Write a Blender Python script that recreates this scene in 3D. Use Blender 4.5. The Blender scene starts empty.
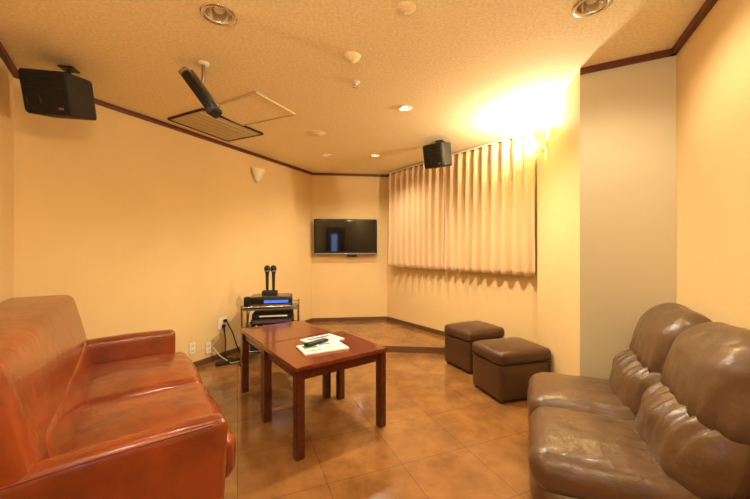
import bpy, bmesh, math, random
from mathutils import Vector, Matrix, noise
random.seed(3)
F=340.0; CX=375.0; HY=248.0; CAMH=1.275; CEIL=2.5
def lin(c):
    return tuple(((v/255)/12.92 if v/255<=0.04045 else ((v/255+0.055)/1.055)**2.4) for v in c)+(1,)
def ceilpt(x,y):
    z=(CEIL-CAMH)*F/(HY-y); return ((x-CX)*z/F, z)
# ---------------------------------------------------------------- materials
def newmat(name,col,rough=0.5,metal=0.0,bump=0.0,bscale=50,var=0.0,vscale=3,emit=None,estr=0,coat=0.0,spec=0.5,detail=4,bdist=.01):
    m=bpy.data.materials.new(name); m.use_nodes=True
    nt=m.node_tree; b=nt.nodes['Principled BSDF']
    b.inputs['Base Color'].default_value=lin(col); b.inputs['Roughness'].default_value=rough
    b.inputs['Metallic'].default_value=metal; b.inputs['Coat Weight'].default_value=coat
    b.inputs['Specular IOR Level'].default_value=spec
    tc=nt.nodes.new('ShaderNodeTexCoord')
    if var>0:
        n=nt.nodes.new('ShaderNodeTexNoise'); n.inputs['Scale'].default_value=vscale; n.inputs['Detail'].default_value=detail
        r=nt.nodes.new('ShaderNodeValToRGB')
        r.color_ramp.elements[0].position=.35; r.color_ramp.elements[1].position=.65
        r.color_ramp.elements[0].color=lin(tuple(v*(1-var) for v in col)); r.color_ramp.elements[1].color=lin(tuple(min(255,v*(1+var)) for v in col))
        nt.links.new(tc.outputs['Object'],n.inputs['Vector']); nt.links.new(n.outputs['Fac'],r.inputs['Fac']); nt.links.new(r.outputs['Color'],b.inputs['Base Color'])
    if bump>0:
        n=nt.nodes.new('ShaderNodeTexNoise'); n.inputs['Scale'].default_value=bscale; n.inputs['Detail'].default_value=5
        bp=nt.nodes.new('ShaderNodeBump'); bp.inputs['Strength'].default_value=bump; bp.inputs['Distance'].default_value=bdist
        nt.links.new(tc.outputs['Object'],n.inputs['Vector']); nt.links.new(n.outputs['Fac'],bp.inputs['Height']); nt.links.new(bp.outputs['Normal'],b.inputs['Normal'])
    if emit:
        b.inputs['Emission Color'].default_value=lin(emit); b.inputs['Emission Strength'].default_value=estr
    return m
def leather(name,col,rough,var,crease,cscale,coat=.15):
    m=newmat(name,col,rough,var=var,vscale=4,coat=coat)
    nt=m.node_tree; b=nt.nodes['Principled BSDF']; tc=nt.nodes.new('ShaderNodeTexCoord'); L=nt.links.new
    n1=nt.nodes.new('ShaderNodeTexNoise'); n1.inputs['Scale'].default_value=cscale; n1.inputs['Detail'].default_value=4; n1.inputs['Distortion'].default_value=.2
    n2=nt.nodes.new('ShaderNodeTexVoronoi'); n2.inputs['Scale'].default_value=220
    b1=nt.nodes.new('ShaderNodeBump'); b1.inputs['Strength'].default_value=crease; b1.inputs['Distance'].default_value=.03
    b2=nt.nodes.new('ShaderNodeBump'); b2.inputs['Strength'].default_value=.12; b2.inputs['Distance'].default_value=.002
    L(tc.outputs['Object'],n1.inputs['Vector']); L(n1.outputs['Fac'],b1.inputs['Height'])
    L(tc.outputs['Object'],n2.inputs['Vector']); L(n2.outputs['Distance'],b2.inputs['Height']); L(b1.outputs[0],b2.inputs['Normal']); L(b2.outputs[0],b.inputs['Normal'])
    return m
M={}
M['wall']=newmat('wall_plaster',(228,199,144),.8,bump=.12,bscale=120,var=.012,vscale=1.5)
M['wallgrey']=newmat('pillar_paint',(208,198,168),.8,bump=.1,bscale=120)
M['ceil']=newmat('ceiling_texture',(246,232,190),.9,bump=.4,bscale=90,var=.035,vscale=60,detail=8,bdist=.005)
M['trim']=newmat('trim_wood',(96,40,22),.4)
M['base']=newmat('baseboard_wood',(100,70,42),.5)
M['redleather']=leather('red_brown_leather',(126,58,26),.25,.14,.24,7,.2)
M['brnleather']=leather('brown_leather',(92,68,47),.34,.06,.22,12,.08)
M['pouf']=newmat('pouf_leather',(76,50,32),.34,bump=.12,bscale=120,var=.06,vscale=5)
M['black']=newmat('black_plastic',(18,17,18),.35)
M['blackm']=newmat('black_matte',(26,24,25),.7)
M['grille']=newmat('speaker_grille',(22,21,22),.8,bump=.8,bscale=300)
M['screen']=newmat('tv_glass',(8,8,10),.05)
M['chrome']=newmat('chrome',(220,215,205),.15,metal=1)
M['steel']=newmat('brushed_steel',(160,158,152),.35,metal=1)
M['white']=newmat('white_plastic',(238,230,212),.45)
M['paper']=newmat('paper',(240,238,230),.6)
M['green']=newmat('print_green',(90,140,80),.5)
M['blue']=newmat('print_blue',(70,110,160),.5)
M['yellow']=newmat('print_yellow',(215,180,70),.5)
M['redp']=newmat('print_red',(180,60,50),.5)
M['acgrey']=newmat('ac_grille_paint',(205,188,148),.6)
M['dark']=newmat('dark_gap',(50,40,30),.8)
M['glow']=newmat('lamp_glow',(255,240,200),.5,emit=(255,235,190),estr=25)
M['sconceglow']=newmat('sconce_glass_lit',(250,240,215),.5,emit=(255,230,180),estr=.4)
M['sconce']=newmat('sconce_glass',(250,240,215),.4)
M['bled']=newmat('blue_display',(40,80,200),.3,emit=(110,150,255),estr=.6)
M['doorglass']=newmat('door_glass',(150,190,255),.2,emit=(140,185,255),estr=5)
M['door']=newmat('door_wood',(120,75,45),.45,var=.1,vscale=6)
def woodmat(name,col,rough=.28):
    m=bpy.data.materials.new(name); m.use_nodes=True; nt=m.node_tree; b=nt.nodes['Principled BSDF']
    tc=nt.nodes.new('ShaderNodeTexCoord'); mp=nt.nodes.new('ShaderNodeMapping'); mp.inputs['Scale'].default_value=(14,1.6,14)
    n=nt.nodes.new('ShaderNodeTexNoise'); n.inputs['Scale'].default_value=3; n.inputs['Detail'].default_value=6; n.inputs['Distortion'].default_value=.4
    r=nt.nodes.new('ShaderNodeValToRGB'); r.color_ramp.elements[0].position=.32; r.color_ramp.elements[1].position=.7
    r.color_ramp.elements[0].color=lin(tuple(v*.78 for v in col)); r.color_ramp.elements[1].color=lin(tuple(min(255,v*1.16) for v in col))
    nt.links.new(tc.outputs['Object'],mp.inputs['Vector']); nt.links.new(mp.outputs[0],n.inputs['Vector']); nt.links.new(n.outputs['Fac'],r.inputs['Fac']); nt.links.new(r.outputs['Color'],b.inputs['Base Color'])
    b.inputs['Roughness'].default_value=rough; b.inputs['Coat Weight'].default_value=.25
    return m
M['wood']=woodmat('table_wood',(82,33,18))
M['woodtop']=woodmat('table_top_wood',(114,54,28),.2)
def floormat():
    m=bpy.data.materials.new('stone_tile_floor'); m.use_nodes=True; nt=m.node_tree; b=nt.nodes['Principled BSDF']
    tc=nt.nodes.new('ShaderNodeTexCoord'); mp=nt.nodes.new('ShaderNodeMapping'); mp.inputs['Rotation'].default_value=(0,0,math.radians(-22))
    br=nt.nodes.new('ShaderNodeTexBrick'); br.offset=0; br.inputs['Scale'].default_value=1
    br.inputs['Brick Width'].default_value=.45; br.inputs['Row Height'].default_value=.45
    br.inputs['Mortar Size'].default_value=.002; br.inputs['Mortar Smooth'].default_value=.3
    br.inputs['Color1'].default_value=(.45,.45,.45,1); br.inputs['Color2'].default_value=(.55,.55,.55,1)
    n=nt.nodes.new('ShaderNodeTexNoise'); n.inputs['Scale'].default_value=3.2; n.inputs['Detail'].default_value=10; n.inputs['Distortion'].default_value=.15; n.inputs['Roughness'].default_value=.68
    r=nt.nodes.new('ShaderNodeValToRGB'); r.color_ramp.elements[0].position=.3; r.color_ramp.elements[1].position=.72
    r.color_ramp.elements[0].color=lin((118,78,40)); r.color_ramp.elements[1].color=lin((168,120,70))
    mx=nt.nodes.new('ShaderNodeMixRGB'); mx.blend_type='OVERLAY'; mx.inputs[0].default_value=.5
    mx2=nt.nodes.new('ShaderNodeMixRGB'); mx2.inputs[2].default_value=lin((98,66,38))
    mf=nt.nodes.new('ShaderNodeMath'); mf.operation='MULTIPLY'; mf.inputs[1].default_value=.45
    L=nt.links.new
    L(tc.outputs['Object'],mp.inputs['Vector']); L(mp.outputs[0],br.inputs['Vector']); L(tc.outputs['Object'],n.inputs['Vector'])
    L(n.outputs['Fac'],r.inputs['Fac']); L(r.outputs['Color'],mx.inputs[1]); L(br.outputs['Color'],mx.inputs[2])
    L(mx.outputs[0],mx2.inputs[1]); L(br.outputs['Fac'],mf.inputs[0]); L(mf.outputs[0],mx2.inputs[0]); L(mx2.outputs[0],b.inputs['Base Color'])
    b.inputs['Roughness'].default_value=.15; b.inputs['Specular IOR Level'].default_value=.8
    bp=nt.nodes.new('ShaderNodeBump'); bp.inputs['Strength'].default_value=.05; bp.inputs['Distance'].default_value=.004
    L(n.outputs['Fac'],bp.inputs['Height']); L(bp.outputs[0],b.inputs['Normal'])
    return m
M['floor']=floormat()
def curtmat():
    m=bpy.data.materials.new('curtain_fabric'); m.use_nodes=True; nt=m.node_tree; b=nt.nodes['Principled BSDF']
    b.inputs['Base Color'].default_value=lin((214,184,142)); b.inputs['Roughness'].default_value=.9; b.inputs['Sheen Weight'].default_value=.1
    tc=nt.nodes.new('ShaderNodeTexCoord'); n=nt.nodes.new('ShaderNodeTexNoise'); n.inputs['Scale'].default_value=250
    bp=nt.nodes.new('ShaderNodeBump'); bp.inputs['Strength'].default_value=.2; bp.inputs['Distance'].default_value=.003
    nt.links.new(tc.outputs['Object'],n.inputs['Vector']); nt.links.new(n.outputs['Fac'],bp.inputs['Height']); nt.links.new(bp.outputs[0],b.inputs['Normal'])
    return m
M['curtain']=curtmat()
# ---------------------------------------------------------------- helpers
COL=bpy.context.scene.collection
def empty(name,loc=(0,0,0),rz=0):
    e=bpy.data.objects.new(name,None); e.location=loc; e.rotation_euler=(0,0,rz); e.empty_display_size=.1; COL.objects.link(e); return e
def mobj(name,verts,faces,mat,parent=None,smooth=False,loc=(0,0,0),rot=(0,0,0)):
    me=bpy.data.meshes.new(name); me.from_pydata([tuple(v) for v in verts],[],faces); me.update()
    bm=bmesh.new(); bm.from_mesh(me); bmesh.ops.recalc_face_normals(bm,faces=bm.faces); bm.to_mesh(me); bm.free()
    o=bpy.data.objects.new(name,me); COL.objects.link(o); me.materials.append(M[mat] if isinstance(mat,str) else mat)
    if smooth:
        for p in me.polygons: p.use_smooth=True
    o.location=loc; o.rotation_euler=rot
    if parent: o.parent=parent
    return o
def rbox(name,size,loc,mat,parent=None,rot=(0,0,0),r=.02,bulge=(0,0,0),n=8,wr=0,wscale=6,fn=None,seed=0,pleat=None):
    hx,hy,hz=[s/2 for s in size]; r=min(r,hx*.999,hy*.999,hz*.999)
    bm=bmesh.new(); bmesh.ops.create_cube(bm,size=2)
    bmesh.ops.subdivide_edges(bm,edges=bm.edges[:],cuts=n,use_grid_fill=True)
    def remap(t,h):
        return math.sin(t*math.pi/2)*h if r<h*.6 else t*h
    for v in bm.verts:
        p=Vector((remap(v.co.x,hx),remap(v.co.y,hy),remap(v.co.z,hz)))
        i=Vector((max(-hx+r,min(hx-r,p.x)),max(-hy+r,min(hy-r,p.y)),max(-hz+r,min(hz-r,p.z))))
        d=p-i
        if d.length>1e-6: 
            p=i+d.normalized()*r
        a,b,c=p.x/hx,p.y/hy,p.z/hz
        q=Vector((p.x+bulge[0]*a*(1-b*b)*(1-c*c), p.y+bulge[1]*b*(1-a*a)*(1-c*c), p.z+bulge[2]*c*(1-a*a)*(1-b*b)))
        if pleat:
            ax,sg,amp,cnt=pleat
            cc=(a,b,c)[ax]*sg
            w=max(0,min(1,(cc+.25)/.9))*max(0,min(1,(1.15-cc)/.4))
            along=q.y*cnt+1.5*noise.noise(Vector((q.y*9+seed,cc*.8,seed)))
            wv=(abs(math.sin(along))-.6)
            out=Vector((1 if ax==2 else 0,0,1 if ax==0 else .3))
            q+=out*amp*w*wv
        if wr:
            s=Vector((q.x*wscale+seed*7.3,q.y*wscale,q.z*wscale+seed))
            w=noise.noise(s)+.5*noise.noise(s*2.3)
            q+= q.normalized()*w*wr
        if fn: q=Vector(fn(q))
        v.co=q
    me=bpy.data.meshes.new(name); bm.to_mesh(me); bm.free()
    for p in me.polygons: p.use_smooth=True
    me.materials.append(M[mat]); o=bpy.data.objects.new(name,me); COL.objects.link(o)
    o.location=loc; o.rotation_euler=rot
    if parent: o.parent=parent
    return o
def bx(name,size,loc,mat,parent=None,rot=(0,0,0),bev=.004):
    bm=bmesh.new(); bmesh.ops.create_cube(bm,size=1); bmesh.ops.scale(bm,vec=size,verts=bm.verts)
    if bev>0: bmesh.ops.bevel(bm,geom=bm.edges[:],offset=min(bev,min(size)*.4),segments=2,affect='EDGES')
    me=bpy.data.meshes.new(name); bm.to_mesh(me); bm.free(); me.materials.append(M[mat])
    o=bpy.data.objects.new(name,me); COL.objects.link(o); o.location=loc; o.rotation_euler=rot
    if parent: o.parent=parent
    return o
def tube(name,pts,r,mat,parent=None):
    cu=bpy.data.curves.new(name,'CURVE'); cu.dimensions='3D'; cu.bevel_depth=r; cu.bevel_resolution=3; cu.use_fill_caps=True
    sp=cu.splines.new('POLY'); sp.points.add(len(pts)-1)
    for i,p in enumerate(pts): sp.points[i].co=(p[0],p[1],p[2],1)
    o=bpy.data.objects.new(name,cu); COL.objects.link(o); cu.materials.append(M[mat])
    dg=bpy.context.evaluated_depsgraph_get(); me=bpy.data.meshes.new_from_object(o.evaluated_get(dg))
    bpy.data.objects.remove(o); o=bpy.data.objects.new(name,me); COL.objects.link(o)
    for p in me.polygons: p.use_smooth=True
    if parent: o.parent=parent
    return o
def lathe(name,prof,mat,parent=None,loc=(0,0,0),rot=(0,0,0),n=32):
    vs=[];fs=[]
    for (r,z) in prof:
        for k in range(n):
            a=2*math.pi*k/n; vs.append((r*math.cos(a),r*math.sin(a),z))
    for i in range(len(prof)-1):
        for k in range(n):
            fs.append((i*n+k,i*n+(k+1)%n,(i+1)*n+(k+1)%n,(i+1)*n+k))
    return mobj(name,vs,fs,mat,parent,True,loc,rot)
# ---------------------------------------------------------------- room shell
A=(-2.52,2.37);B=(-1.03,5.55);C=(.2,5.7);D2=(1.809,3.47);D=(1.61,3.37);E=(1.41,2.34);Fp=(1.86,2.10);G=(.52,-.86);H=(-.21,-.77)
poly=[A,B,C,D2,D,E,Fp,G,H]
def wallseg(name,p,q,z0,z1,mat,th=.1,inset=0,ext=0.0):
    p=Vector(p);q=Vector(q);d=(q-p).normalized(); nrm=Vector((-d.y,d.x))
    p=p-d*ext;q=q+d*ext
    a=p-nrm*inset;b=q-nrm*inset;c=b+nrm*th;e=a+nrm*th
    vs=[(a.x,a.y,z0),(b.x,b.y,z0),(c.x,c.y,z0),(e.x,e.y,z0),(a.x,a.y,z1),(b.x,b.y,z1),(c.x,c.y,z1),(e.x,e.y,z1)]
    return mobj(name,vs,[(0,1,2,3),(4,5,6,7),(0,1,5,4),(1,2,6,5),(2,3,7,6),(3,0,4,7)],mat)
names=[('wall_left',A,B,'wall'),('wall_back',B,C,'wall'),('wall_window',C,D2,'wall'),('wall_pillar_return',D2,D,'wall'),('wall_pillar_side',D,E,'wall'),('wall_pillar_front',E,Fp,'wallgrey'),('wall_right',Fp,G,'wall'),('wall_entrance',G,H,'wall'),('wall_near_left',H,A,'wall')]
for n_,p,q,m in names: wallseg(n_,p,q,0,CEIL,m)
def slab(name,pl,z0,z1,mat):
    n=len(pl); vs=[(x,y,z0) for x,y in pl]+[(x,y,z1) for x,y in pl]
    fs=[tuple(range(n)),tuple(range(n,2*n))]+[(i,(i+1)%n,(i+1)%n+n,i+n) for i in range(n)]
    return mobj(name,vs,fs,mat)
slab('floor',poly,-.1,0,'floor')
ceiling=slab('ceiling',poly,CEIL,CEIL+.14,'ceil')
big=[ceilpt(219,15),ceilpt(592,5)]
small=[ceilpt(405,108),ceilpt(375,155),ceilpt(327,155)]
bmc=bmesh.new()
for (x,y),r in [(p,.072) for p in big]+[(p,.05) for p in small]:
    bmesh.ops.create_cone(bmc,cap_ends=True,segments=32,radius1=r,radius2=r,depth=.16,matrix=Matrix.Translation((x,y,CEIL+.02)))
me=bpy.data.meshes.new('cut'); bmc.to_mesh(me); bmc.free(); cut=bpy.data.objects.new('cut',me); COL.objects.link(cut)
md=ceiling.modifiers.new('b','BOOLEAN'); md.object=cut; md.operation='DIFFERENCE'; md.solver='EXACT'
dg=bpy.context.evaluated_depsgraph_get(); nm=bpy.data.meshes.new_from_object(ceiling.evaluated_get(dg)); ceiling.modifiers.clear(); ceiling.data=nm
bpy.data.objects.remove(cut)
for i,(p,q,nm_) in enumerate([(A,B,'left'),(B,C,'back'),(E,Fp,'pillar'),(Fp,G,'right'),(H,A,'near_left'),(C,D2,'window')]):
    wallseg('trim_%d'%(i+1),p,q,CEIL-.035,CEIL-.001,'trim',th=.03,inset=.031)
PH=.07
P1=(-1.585,4.335);P2=(1.375,4.06)
platform=slab('platform_step',[P1,(B[0]+.018,B[1]-.02),(C[0]-.005,C[1]-.02),(P2[0]-.01,P2[1])],0.0,PH,'floor')
wallseg('trim_7',(P2[0]-.02,P2[1]-.0),P1,0.0,PH+.004,'base',th=-.025,inset=-.012)
P1w=(-1.599,4.335)
wallseg('baseboard_left',A,P1w,0,.06,'base',th=.012,inset=.013)
wallseg('baseboard_left_platform',P1w,B,PH,PH+.06,'base',th=.012,inset=.013)
wallseg('baseboard_back',B,C,PH,PH+.06,'base',th=.012,inset=.013)
P2w=(1.383,4.06)
wallseg('baseboard_window_platform',C,P2w,PH,PH+.06,'base',th=.012,inset=.013)
wallseg('baseboard_window',P2w,D2,0,.06,'base',th=.012,inset=.013)
wallseg('baseboard_pillar',D,E,0,.06,'base',th=.012,inset=.013)
wallseg('baseboard_right',Fp,G,0,.06,'base',th=.012,inset=.013)
dd=(Vector(H)-Vector(G)).normalized(); mid=(Vector(G)+Vector(H))/2
da=math.atan2(-dd.y,-dd.x)
door=empty('door_1',(mid.x+.01,mid.y+.03,0),da)
bx('panel',(.66,.035,2.0),(0,0,1.0),'door',door)
bx('glass_pane',(.2,.01,.6),(-.05,.022,1.45),'doorglass',door,bev=0)
for sx in(-.16,.06): bx('pane_frame_v',(.02,.02,.64),(sx,.022,1.45),'door',door)
tube('handle',[(.25,.02,1.0),(.25,.07,1.0),(.16,.07,1.0)],.009,'chrome',door)
# ---------------------------------------------------------------- downlights
LC=(1,.86,.62)
def spot(loc,power,size=150,rad=.05,col=LC,parent=None,blend=.6):
    l=bpy.data.lights.new('bulb_or_fill_light','SPOT'); l.energy=power; l.spot_size=math.radians(size); l.spot_blend=blend; l.shadow_soft_size=rad; l.color=col
    o=bpy.data.objects.new('bulb_or_fill_light',l); COL.objects.link(o)
    if parent: o.parent=parent
    o.location=loc; return o
def point(loc,power,rad,parent,col=LC):
    l=bpy.data.lights.new('bulb_or_fill_light','POINT'); l.energy=power; l.color=col; l.shadow_soft_size=rad
    o=bpy.data.objects.new('bulb_or_fill_light',l); COL.objects.link(o); o.parent=parent; o.location=loc; return o
def downlight(p,r,lit,power,name='recessed_downlight',size=150,rad=.06):
    e=empty(name,(p[0],p[1],CEIL))
    lathe('trim_ring',[(r*.92,.004),(r*.95,-.006),(r*1.1,-.008),(r*1.28,-.004),(r*1.3,-.0005),(r*1.28,0.0)],'white' if r<.06 else 'chrome',e)
    lathe('reflector',[(r*.96,.0),(r*.9,.02),(r*.7,.06),(r*.45,.075),(0.001,.078)],'chrome',e)
    lathe('lamp_bulb',[(0.001,.014),(r*.32,.018),(r*.45,.032),(r*.4,.055),(r*.25,.07)],'glow' if lit else 'white',e)
    if power: spot((0,0,-.012),power,size,rad,parent=e)
for p in big: downlight(p,.07,False,34)  # bulbs are unlit; the spot under each is added fill light
downlight(small[0],.048,True,160,rad=.035)
downlight(small[1],.048,True,85)
downlight(small[2],.048,False,12)  # unlit bulb, weak fill spot added beneath it
for p in [(-.35,.45),(.50,.15)]:  # unseen fixtures added above the camera for soft frontal fill
    e=empty('added_fill_lamp',(p[0],p[1],CEIL))
    lathe('canopy',[(.001,-.0005),(.13,-.001),(.14,-.02),(.13,-.03)],'white',e)
    lathe('diffuser',[(.125,-.03),(.11,-.055),(.06,-.07),(.001,-.074)],'sconce',e)
    point((0,0,-.22),23,.12,e)
# ---------------------------------------------------------------- ceiling fittings
x,y=ceilpt(352,56); lathe('smoke_detector',[(.001,-.03),(.03,-.03),(.035,-.018),(.05,-.014),(.055,-.001)],'ceil',loc=(x,y,CEIL))
x,y=ceilpt(355,82); e=empty('fire_sprinkler',(x,y,CEIL)); lathe('plate',[(.001,-.012),(.03,-.01),(.038,-.001)],'white',e); lathe('head',[(.001,-.04),(.018,-.038),(.006,-.03),(.008,-.012)],'chrome',e)
x,y=ceilpt(316,133); lathe('round_air_vent',[(.001,-.016),(.06,-.016),(.07,-.008),(.085,-.012),(.1,-.001)],'ceil',loc=(x,y,CEIL))
x,y=ceilpt(406,8); lathe('ceiling_speaker_grille',[(.001,-.005),(.045,-.005),(.05,-.001)],'ceil',loc=(x,y,CEIL))
def panel(name,quad,mat,framemat,slats=0,fr=.018):
    pts=[Vector(ceilpt(*q)) for q in quad]
    c=sum(pts,Vector((0,0)))/4
    e=empty(name,(c.x,c.y,CEIL))
    L=[p-c for p in pts]
    vs=[(p.x,p.y,-.001) for p in L]+[(p.x*.97,p.y*.97,-.012) for p in L]
    mobj('plate',vs,[(0,1,2,3),(4,5,6,7)]+[(i,(i+1)%4,(i+1)%4+4,i+4) for i in range(4)],mat,e)
    for i in range(4):
        a,b=L[i],L[(i+1)%4]; d=b-a; ang=math.atan2(d.y,d.x); m_=(a+b)/2
        bx('frame_%d'%i,(d.length,fr,.018),(m_.x,m_.y,-.0095),framemat,e,rot=(0,0,ang),bev=.002)
    for k in range(slats):
        t=(k+1)/(slats+1); a=L[0].lerp(L[1],t); b=L[3].lerp(L[2],t); d=b-a; m_=(a+b)/2
        bx('slat_%d'%k,(d.length*.94,.014,.01),(m_.x,m_.y,-.015),mat,e,rot=(.5,0,math.atan2(d.y,d.x)),bev=.001)
panel('air_conditioner_grille',[(168,118),(203,108),(263,133),(228,140)],'acgrey','dark',6,.014)
panel('ceiling_access_hatch',[(208,107),(256,91),(295,113),(243,124)],'ceil','acgrey',0,.01)
# ---------------------------------------------------------------- black ceiling-hung projector
e=empty('ceiling_spot_projector',(-1.155,2.25,2.31),0)
d0=Vector((-.085,0,.11)); d1=Vector((.10,-.02,-.14))
dv=(d1-d0); q=dv.to_track_quat('Z','Y').to_euler()
cc=(d0+d1)/2
rbox('body',(.095,.06,dv.length),cc,'black',e,rot=q,r=.014,n=6)
rbox('rear_cap',(.1,.065,.03),d0-dv.normalized()*.012,'steel',e,rot=q,r=.012,n=4)
rbox('lens_end',(.105,.07,.04),d1,'blackm',e,rot=q,r=.014,n=4)
tube('side_rail',[d0+Vector((.04,-.02,.02)),d1+Vector((.04,-.02,.02))],.008,'steel',e)
tube('bracket_arm',[(0,0,0),(.02,0,.09),(.02,0,.185)],.011,'steel',e)
lathe('ceiling_plate',[(.001,-.015),(.03,-.015),(.035,-.001)],'white',e,loc=(.02,0,.19))
# ---------------------------------------------------------------- speakers
def speaker(loc,rz,tilt,w,d,h,arm):
    e=empty('wall_speaker',loc,rz)
    s=empty('cabinet',(0,0,0)); s.parent=e; s.rotation_euler=(tilt,0,0)
    rbox('case',(w,d,h),(0,0,0),'blackm',s,r=.018,n=6)
    rbox('front_grille',(w*.93,.02,h*.9),(0,-d/2-.002,0),'grille',s,r=.008,n=6)
    bx('badge',(w*.1,.004,.012),(w*.3,-d/2-.014,-h*.36),'steel',s,bev=.001)
    for k in range(3): bx('grille_rib',(w*.8,.006,.006),(0,-d/2-.013,h*(.1+.12*k)),'black',s,bev=.001)
    lathe('port_ring',[(h*.12,0),(h*.15,.006),(h*.17,0)],'black',s,loc=(-w*.25,-d/2-.012,-h*.2),rot=(math.pi/2,0,0))
    tube('bracket',arm,.013,'black',e)
    bx('bracket_plate',(.09,.09,.01),arm[-1],'black',e)
    return e
speaker((-2.07,2.24,2.275),math.radians(12),math.radians(14),.26,.28,.26,[(0,.05,.05),(0,.08,.16),(0,.08,.218)])
speaker((.71,3.85,2.32),math.radians(-38),math.radians(12),.25,.22,.26,[(0,.05,.05),(0,.06,.12),(0,.06,.172)])
# ---------------------------------------------------------------- sconces
def sconce(loc,rz,w,h,dep,mat,lit):
    e=empty('wall_sconce',loc,rz)
    vs=[];fs=[];n=16;rows=6
    for j in range(rows+1):
        t=j/rows
        for k in range(n+1):
            a=math.pi*k/n; s=.12+.88*t**.9
            vs.append((math.cos(a)*w/2*s,-math.sin(a)*dep*s,h*(t-.5)))
    for j in range(rows):
        for k in range(n): fs.append((j*(n+1)+k,j*(n+1)+k+1,(j+1)*(n+1)+k+1,(j+1)*(n+1)+k))
    o=mobj('shade',vs,fs,mat,e,True); md=o.modifiers.new('s','SOLIDIFY'); md.thickness=.005
    bx('back_plate',(w*.5,.008,h*.6),(0,-.005,0),'white',e)
    lathe('bulb',[(.001,.03),(.014,.02),(.018,0),(.01,-.03),(.01,-.05)],'glow' if lit else 'white',e,loc=(0,-dep*.45,.01))
    if lit: point((0,-dep*.55,h*.5+.0),lit,.04,e,(1,.87,.62))
angL=math.atan2(B[1]-A[1],B[0]-A[0])
sconce((-1.532,4.42,2.21),angL,.21,.17,.1,'sconce',0)
angP=math.atan2(E[1]-D[1],E[0]-D[0])
sconce((1.552,3.11,2.25),angP,.2,.2,.11,'sconceglow',190)
# ---------------------------------------------------------------- curtains
wd=(Vector(D2)-Vector(C)).normalized(); wn=Vector((wd.y,-wd.x))
if wn.dot(Vector((-1,-1)))<0: wn=-wn
def curtain(name,t0,t1,z0,z1,seed,off=.13):
    per=.125; nx=int((t1-t0)/per*18); nz=26; vs=[];fs=[]
    for j in range(nz+1):
        v=j/nz; z=z0+(z1-z0)*v
        for i in range(nx+1):
            u=i/nx; t=t0+(t1-t0)*u
            ph=2*math.pi*t/per+1.8*noise.noise(Vector((t*2.2,seed,0)))+1.2*(1-v)*noise.noise(Vector((t*3,seed+4,v*1.5)))
            w=math.sin(ph); am=(.024+.016*(1-v))*(1+.5*noise.noise(Vector((t*4,seed+9,v*1.3))))
            if v>.93: am*=.75
            o=off+am*(w+.3*math.sin(2*ph+1))
            tt=t+.012*math.cos(ph)
            sag=.006*math.cos(ph)*(1-v)
            p=Vector(C)+wd*tt+wn*o
            vs.append((p.x,p.y,z+sag))
    for j in range(nz):
        for i in range(nx): a=j*(nx+1)+i; fs.append((a,a+1,a+nx+2,a+nx+1))
    o=mobj(name,vs,fs,'curtain',None,True); md=o.modifiers.new('s','SOLIDIFY'); md.thickness=.003
    return o
curtain('curtain',.22,1.42,.985,2.462,1)
curtain('curtain',1.43,2.62,.985,2.462,2)
rp=[Vector(C)+wd*t+wn*.13 for t in(.2,2.62)]
tube('curtain_rail',[(p.x,p.y,2.475) for p in rp],.009,'white')
# ---------------------------------------------------------------- television
ta=math.atan2(C[1]-B[1],C[0]-B[0])
tv=empty('television',(-.475,5.53,1.455),ta)
rbox('case',(1.02,.06,.58),(0,0,0),'black',tv,r=.012,n=6)
bx('screen',(.97,.006,.51),(0,-.0305,.018),'screen',tv,bev=.001)
bx('lower_bezel',(1.0,.006,.018),(0,-.032,-.272),'steel',tv,bev=.001)
bx('wall_bracket',(.4,.045,.3),(0,.05,0),'blackm',tv)
bx('status_panel',(.16,.03,.035),(.1,0,-.307),'black',tv)
bx('status_mark',(.05,.003,.01),(-.0,-.0365,-.272),'white',tv,bev=0)
# ---------------------------------------------------------------- red-brown sofa
vx=(.806,.592);ux=(-.592,.806); ang=math.atan2(.592,.806)
def fromA(a,b): return (A[0]+vx[0]*a+ux[0]*b, A[1]+vx[1]*a+ux[1]*b)
o_=fromA(.04,-1.045)
s=empty('leather_sofa',(o_[0],o_[1],0),ang)
rbox('base_frame',(.78,1.66,.2),(.5,0,.19),'redleather',s,r=.03,n=8)
for yy in(-.83,.83):
    for xx in(.12,.82): bx('foot',(.06,.06,.08),(xx,yy,.04),'blackm',s)
def armfn(sgn):
    def f(q):
        t=(q.z+.25)/.5
        return (q.x+ .03*max(0,t)*max(0,q.x/.45), q.y+sgn*.02*max(0,t)**2, q.z-(.03*max(0,t)*max(0,(.1-q.x))*1.2))
    return f
for nm_,sg in(('arm_far',1),('arm_near',-1)):
    rbox(nm_,(.86,.11,.53),(.46,sg*.865,.338),'redleather',s,r=.035,bulge=(.01,.008,.008),n=18,fn=armfn(sg),wr=.004,wscale=7)
    yy=sg*(.865+.02)
    for dy in(-.048,.048): tube(nm_+'_piping',[(.2,yy+dy,.578),(.5,yy+dy,.592),(.86,yy+dy,.594)],.004,'redleather',s)
def backfn(q):
    t=(q.z+.39)/.78
    return (q.x-.13*t+.02*math.sin(t*math.pi), q.y, q.z)
rbox('backrest',(.34,1.86,.82),(.25,0,.535),'redleather',s,r=.045,bulge=(.015,.008,.008),n=26,fn=backfn,wr=.007,wscale=4)
rbox('lumbar_roll',(.15,1.58,.34),(.352,0,.50),'redleather',s,r=.073,bulge=(.012,.003,.01),n=30,wr=.007,wscale=5,seed=3,fn=lambda q:(q.x-.20*(q.z+.15),q.y,q.z),pleat=(2,-1,.007,36))
for i,yy in enumerate((-.395,.395)):
    rbox('seat_cushion_%d'%i,(.66,.785,.2),(.655,yy,.35),'redleather',s,r=.055,bulge=(.025,.004,.03),n=24,wr=.009,wscale=6,seed=i+7,pleat=(0,1,.007,34))
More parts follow.
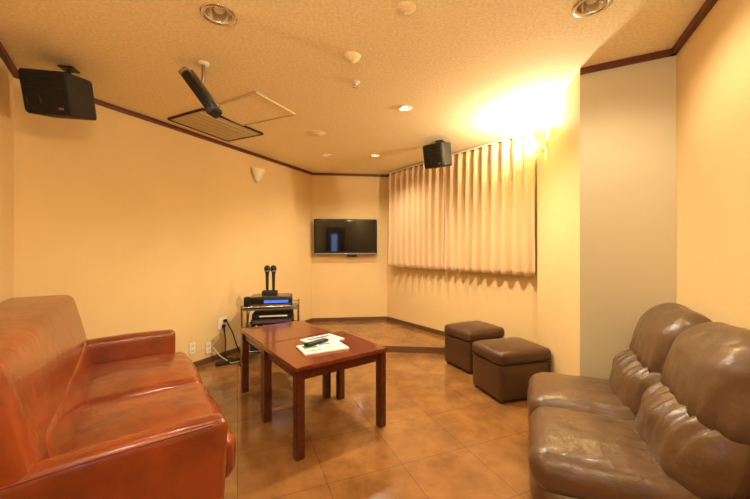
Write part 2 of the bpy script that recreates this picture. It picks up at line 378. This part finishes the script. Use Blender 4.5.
# ---------------------------------------------------------------- brown sofa (right)
ra=math.atan2(.412,-.911)
s=empty('padded_leather_loveseat',(1.584-.01,1.49+.005,0),ra)
rbox('base_frame',(.7,1.06,.18),(.43,0,.15),'brnleather',s,r=.05,bulge=(.01,.01,0),n=8)
for yy in(-.45,.45):
    for xx in(.14,.7): bx('foot',(.05,.05,.07),(xx,yy,.035),'blackm',s)
rbox('back_shell',(.14,1.06,.72),(.09,0,.46),'brnleather',s,r=.06,n=10)
def bc(q):
    t=(q.z+.25)/.5
    return (q.x-.13*t,q.y,q.z)
for i,yy in enumerate((-.268,.268)):
    rbox('lower_seat_roll_%d'%i,(.66,.535,.2),(.47,yy,.255),'brnleather',s,r=.09,bulge=(.02,.02,0),n=20,wr=.009,wscale=6,seed=i)
    rbox('seat_cushion_%d'%i,(.60,.53,.17),(.51,yy,.375),'brnleather',s,r=.08,bulge=(.015,.012,.028),n=36,wr=.011,wscale=6,seed=i+4,pleat=(0,-1,.019,44))
    rbox('back_pad_lower_%d'%i,(.22,.52,.30),(.30,yy,.54),'brnleather',s,r=.1,bulge=(.035,.01,.02),n=36,wr=.012,wscale=6,seed=i+8,fn=bc,pleat=(2,1,.024,46))
    rbox('back_pad_upper_%d'%i,(.2,.53,.34),(.205,yy,.775),'brnleather',s,r=.095,bulge=(.03,.01,.025),n=36,wr=.011,wscale=6,seed=i+12,fn=bc,pleat=(2,-1,.020,42))
# ---------------------------------------------------------------- ottomans
def ottoman(F0,ang,w,d,h):
    e1=Vector((math.cos(ang),math.sin(ang)));e2=Vector((-e1.y,e1.x)); c=Vector(F0)+e1*w/2+e2*d/2
    e=empty('ottoman',(c.x,c.y,0),ang)
    rbox('body',(w*.96,d*.96,h-.13),(0,0,.02+(h-.13)/2),'pouf',e,r=.02,n=8)
    rbox('lid_cushion',(w,d,.11),(0,0,h-.055),'pouf',e,r=.04,bulge=(.006,.006,.018),n=16,wr=.003,wscale=10)
    tube('piping',[(sx*w*.475,sy*d*.475,h-.115) for sx,sy in((-1,-1),(1,-1),(1,1),(-1,1),(-1,-1))],.006,'pouf',e)
    for sx in(-1,1):
        for sy in(-1,1): bx('foot',(.04,.04,.022),(sx*w*.4,sy*d*.4,.011),'blackm',e)
ottoman((1.01,2.74),math.radians(17),.53,.43,.42)
ottoman((.94,3.40),math.radians(25),.50,.43,.43)
# ---------------------------------------------------------------- tables
tang=math.atan2(.6,.8)
def T(a,b): return (-.453+.8*a-.6*b, 2.026+.6*a+.8*b)
def table(cx_,cy_,w,d,h):
    p=T(cx_,cy_); e=empty('wooden_side_table',(p[0],p[1],0),tang)
    bx('top',(w,d,.028),(0,0,h-.014),'woodtop',e,bev=.004)
    bx('apron_front',(w-.06,.02,.06),(0,-d/2+.035,h-.059),'wood',e); bx('apron_back',(w-.06,.02,.06),(0,d/2-.035,h-.059),'wood',e)
    bx('apron_left',(.02,d-.06,.06),(-w/2+.035,0,h-.059),'wood',e); bx('apron_right',(.02,d-.06,.06),(w/2-.035,0,h-.059),'wood',e)
    for i,(sx,sy) in enumerate(((-1,-1),(1,-1),(1,1),(-1,1))):
        bx('leg_%d'%i,(.055,.055,h-.03),(sx*(w/2-.035),sy*(d/2-.035),(h-.03)/2),'wood',e,bev=.004)
table(.33,.315,.70,.63,.56)
table(.30,.955,.60,.60,.555)
def onT(a,b,z): p=T(a,b); return (p[0],p[1],z)
e=empty('song_booklet',onT(.30,.27,.5605),tang-.15)
bx('pages',(.32,.22,.012),(0,0,.0062),'paper',e,bev=.001)
for k,(xx,yy,w,h,m) in enumerate([(-.08,.04,.1,.08,'green'),(.04,.06,.09,.03,'blue'),(.04,-.03,.07,.02,'yellow'),(-.08,-.06,.1,.015,'redp')]):
    bx('print_%d'%k,(w,h,.0006),(xx,yy,.0126),m,e,bev=0)
e=empty('song_booklet',onT(.40,.46,.5605),tang+.1)
bx('pages',(.28,.2,.01),(0,0,.0052),'paper',e,bev=.001)
bx('print_0',(.2,.04,.0006),(0,.05,.0106),'blue',e,bev=0); bx('print_1',(.2,.012,.0006),(0,-.04,.0106),'redp',e,bev=0)
e=empty('remote_control',onT(.30,.36,.5732),tang+.25)
rbox('body',(.20,.055,.022),(0,0,.0115),'black',e,r=.008,n=5)
for k in range(6):
    for j in range(2): bx('button',(.012,.01,.003),(-.06+k*.022,-.01+j*.02,.0225),'steel',e,bev=.001)
# ---------------------------------------------------------------- karaoke rack
rk=empty('karaoke_equipment_rack',(-1.19,3.92,0),math.radians(12))
W,Dp,Hh=.60,.38,.61
for sx in(-1,1):
    for sy in(-1,1): tube('post',[(sx*W/2,sy*Dp/2,.03),(sx*W/2,sy*Dp/2,Hh+.04)],.012,'chrome',rk); lathe('caster',[(.001,0),(.018,.003),(.02,.015),(.018,.03),(.001,.032)],'blackm',rk,loc=(sx*W/2,sy*Dp/2,0))
for z in(.12,.36,.6):
    bx('shelf',(W,Dp,.015),(0,0,z),'steel',rk)
    tube('shelf_rail',[(sx*W/2,sy*Dp/2,z+.03) for sx,sy in((-1,-1),(1,-1),(1,1),(-1,1),(-1,-1))],.006,'chrome',rk)
rbox('amplifier',(.46,.32,.12),(.02,0,.43),'black',rk,r=.01,n=4)
bx('amplifier_panel',(.42,.004,.03),(.02,-.162,.46),'steel',rk,bev=0)
for k in range(5): lathe('knob',[(.001,.02),(.015,.018),(.017,0)],'steel',rk,loc=(-.15+k*.08,-.16,.41),rot=(math.pi/2,0,0))
rbox('tuner_unit',(.44,.3,.05),(.02,0,.518),'blackm',rk,r=.008,n=4)
bx('tuner_panel',(.3,.004,.015),(.03,-.152,.52),'white',rk,bev=0)
rbox('mixer_unit',(.44,.3,.09),(0,0,.175),'blackm',rk,r=.01,n=4)
rbox('tape_deck',(.42,.3,.08),(0,0,.262),'black',rk,r=.01,n=4)
bx('deck_panel',(.36,.004,.02),(0,-.152,.265),'steel',rk,bev=0)
rbox('karaoke_player',(.46,.3,.12),(.0,0,.67),'black',rk,r=.012,n=4)
bx('player_display',(.26,.004,.03),(.06,-.152,.68),'bled',rk,bev=0)
bx('player_panel',(.42,.004,.03),(0,-.152,.635),'steel',rk,bev=0)
bx('player_top_plate',(.42,.28,.004),(0,0,.732),'steel',rk)
rbox('charger_box',(.07,.09,.11),(-.262,-.02,.665),'blackm',rk,r=.01,n=4)
rbox('microphone_stand',(.17,.12,.05),(-.02,0,.76),'blackm',rk,r=.012,n=4)
for k,xx in enumerate((-.05,.02)):
    lathe('microphone_%d'%k,[(.001,.785),(.014,.785),(.016,.83),(.019,.97),(.023,1.0),(.031,1.01),(.034,1.03),(.033,1.052),(.022,1.07),(.001,1.077)],'blackm',rk,loc=(xx,0,0))
    lathe('microphone_ring_%d'%k,[(.032,1.006),(.035,1.011),(.032,1.016)],'steel',rk,loc=(xx,0,0))
tube('signal_cable_0',[(-.2,.16,.66),(-.28,.2,.5),(-.3,.22,.3),(-.26,.2,.1)],.006,'blackm',rk)
tube('signal_cable_1',[(-.2,.12,.44),(-.31,.05,.34),(-.32,.0,.15),(-.31,-.08,.01)],.006,'blackm',rk)
dl=(Vector(B)-Vector(A)).normalized(); nl=Vector((dl.y,-dl.x))
def onleft(xpix):
    k=(xpix-CX)/F; z=(A[0]-.46855*A[1])/(k-.46855); return Vector((k*z,z))
def plate(name,xp,zc,w,h):
    p=onleft(xp)+nl*.006; e=empty(name,(p.x,p.y,zc),angL)
    bx('cover',(w,.01,h),(0,0,0),'white',e,bev=.003)
    for k in(-1,1):
        for j in(-1,1): bx('slot',(.004,.004,.014),(j*.009,-.005,k*h*.22),'dark',e,bev=0)
    return e
plate('wall_outlet',222,.40,.13,.13)
plate('wall_outlet',192,.21,.07,.12)
plate('wall_outlet',208,.16,.07,.12)
Mi=(Matrix.Translation((-1.19,3.92,0))@Matrix.Rotation(math.radians(12),4,'Z')).inverted()
def loc_(x,y,z): return tuple(Mi@Vector((x,y,z)))
p=onleft(222)+nl*.03;q=onleft(212)+nl*.12
for k,(dx,dz) in enumerate(((0,.37),(.02,.43))): bx('plug_%d'%k,(.035,.03,.03),loc_(p.x+dx*.4,p.y+dx,dz),'blackm',rk,rot=(0,0,angL-math.radians(12)))
tube('power_lead_a',[loc_(*t) for t in [(p.x,p.y,.38),(p.x+.03,p.y-.02,.2),(q.x+.06,q.y,.05),(q.x+.16,q.y+.08,.012),(-1.5,3.78,.012)]],.007,'blackm',rk)
tube('power_lead_b',[loc_(*t) for t in [(p.x+.02,p.y+.03,.42),(p.x+.1,p.y,.3),(p.x+.16,p.y,.12),(-1.55,3.95,.012),(-1.47,3.85,.1)]],.007,'blackm',rk)
tube('power_lead_c',[loc_(*t) for t in [(q.x-.08,q.y+.03,.16),(q.x,q.y,.08),(q.x+.15,q.y-.05,.012),(q.x+.25,q.y+.04,.012)]],.006,'white',rk)
rbox('power_strip',(.28,.06,.035),loc_(q.x+.12,q.y-.02,.018),'blackm',rk,rot=(0,0,.5),r=.008,n=3)
# ---------------------------------------------------------------- camera + world
cam=bpy.data.cameras.new('camera'); cam.sensor_width=36; cam.lens=F/750*36; cam.shift_y=-1.5/750; cam.clip_start=.02
co=bpy.data.objects.new('camera',cam); COL.objects.link(co); co.location=(0,0,CAMH); co.rotation_euler=(math.pi/2,0,0)
bpy.context.scene.camera=co
w=bpy.data.worlds.new('world'); bpy.context.scene.world=w; w.use_nodes=True
w.node_tree.nodes['Background'].inputs[0].default_value=(.05,.04,.03,1)
bpy.context.scene.view_settings.view_transform='Standard'
bpy.context.scene.view_settings.exposure=0.0
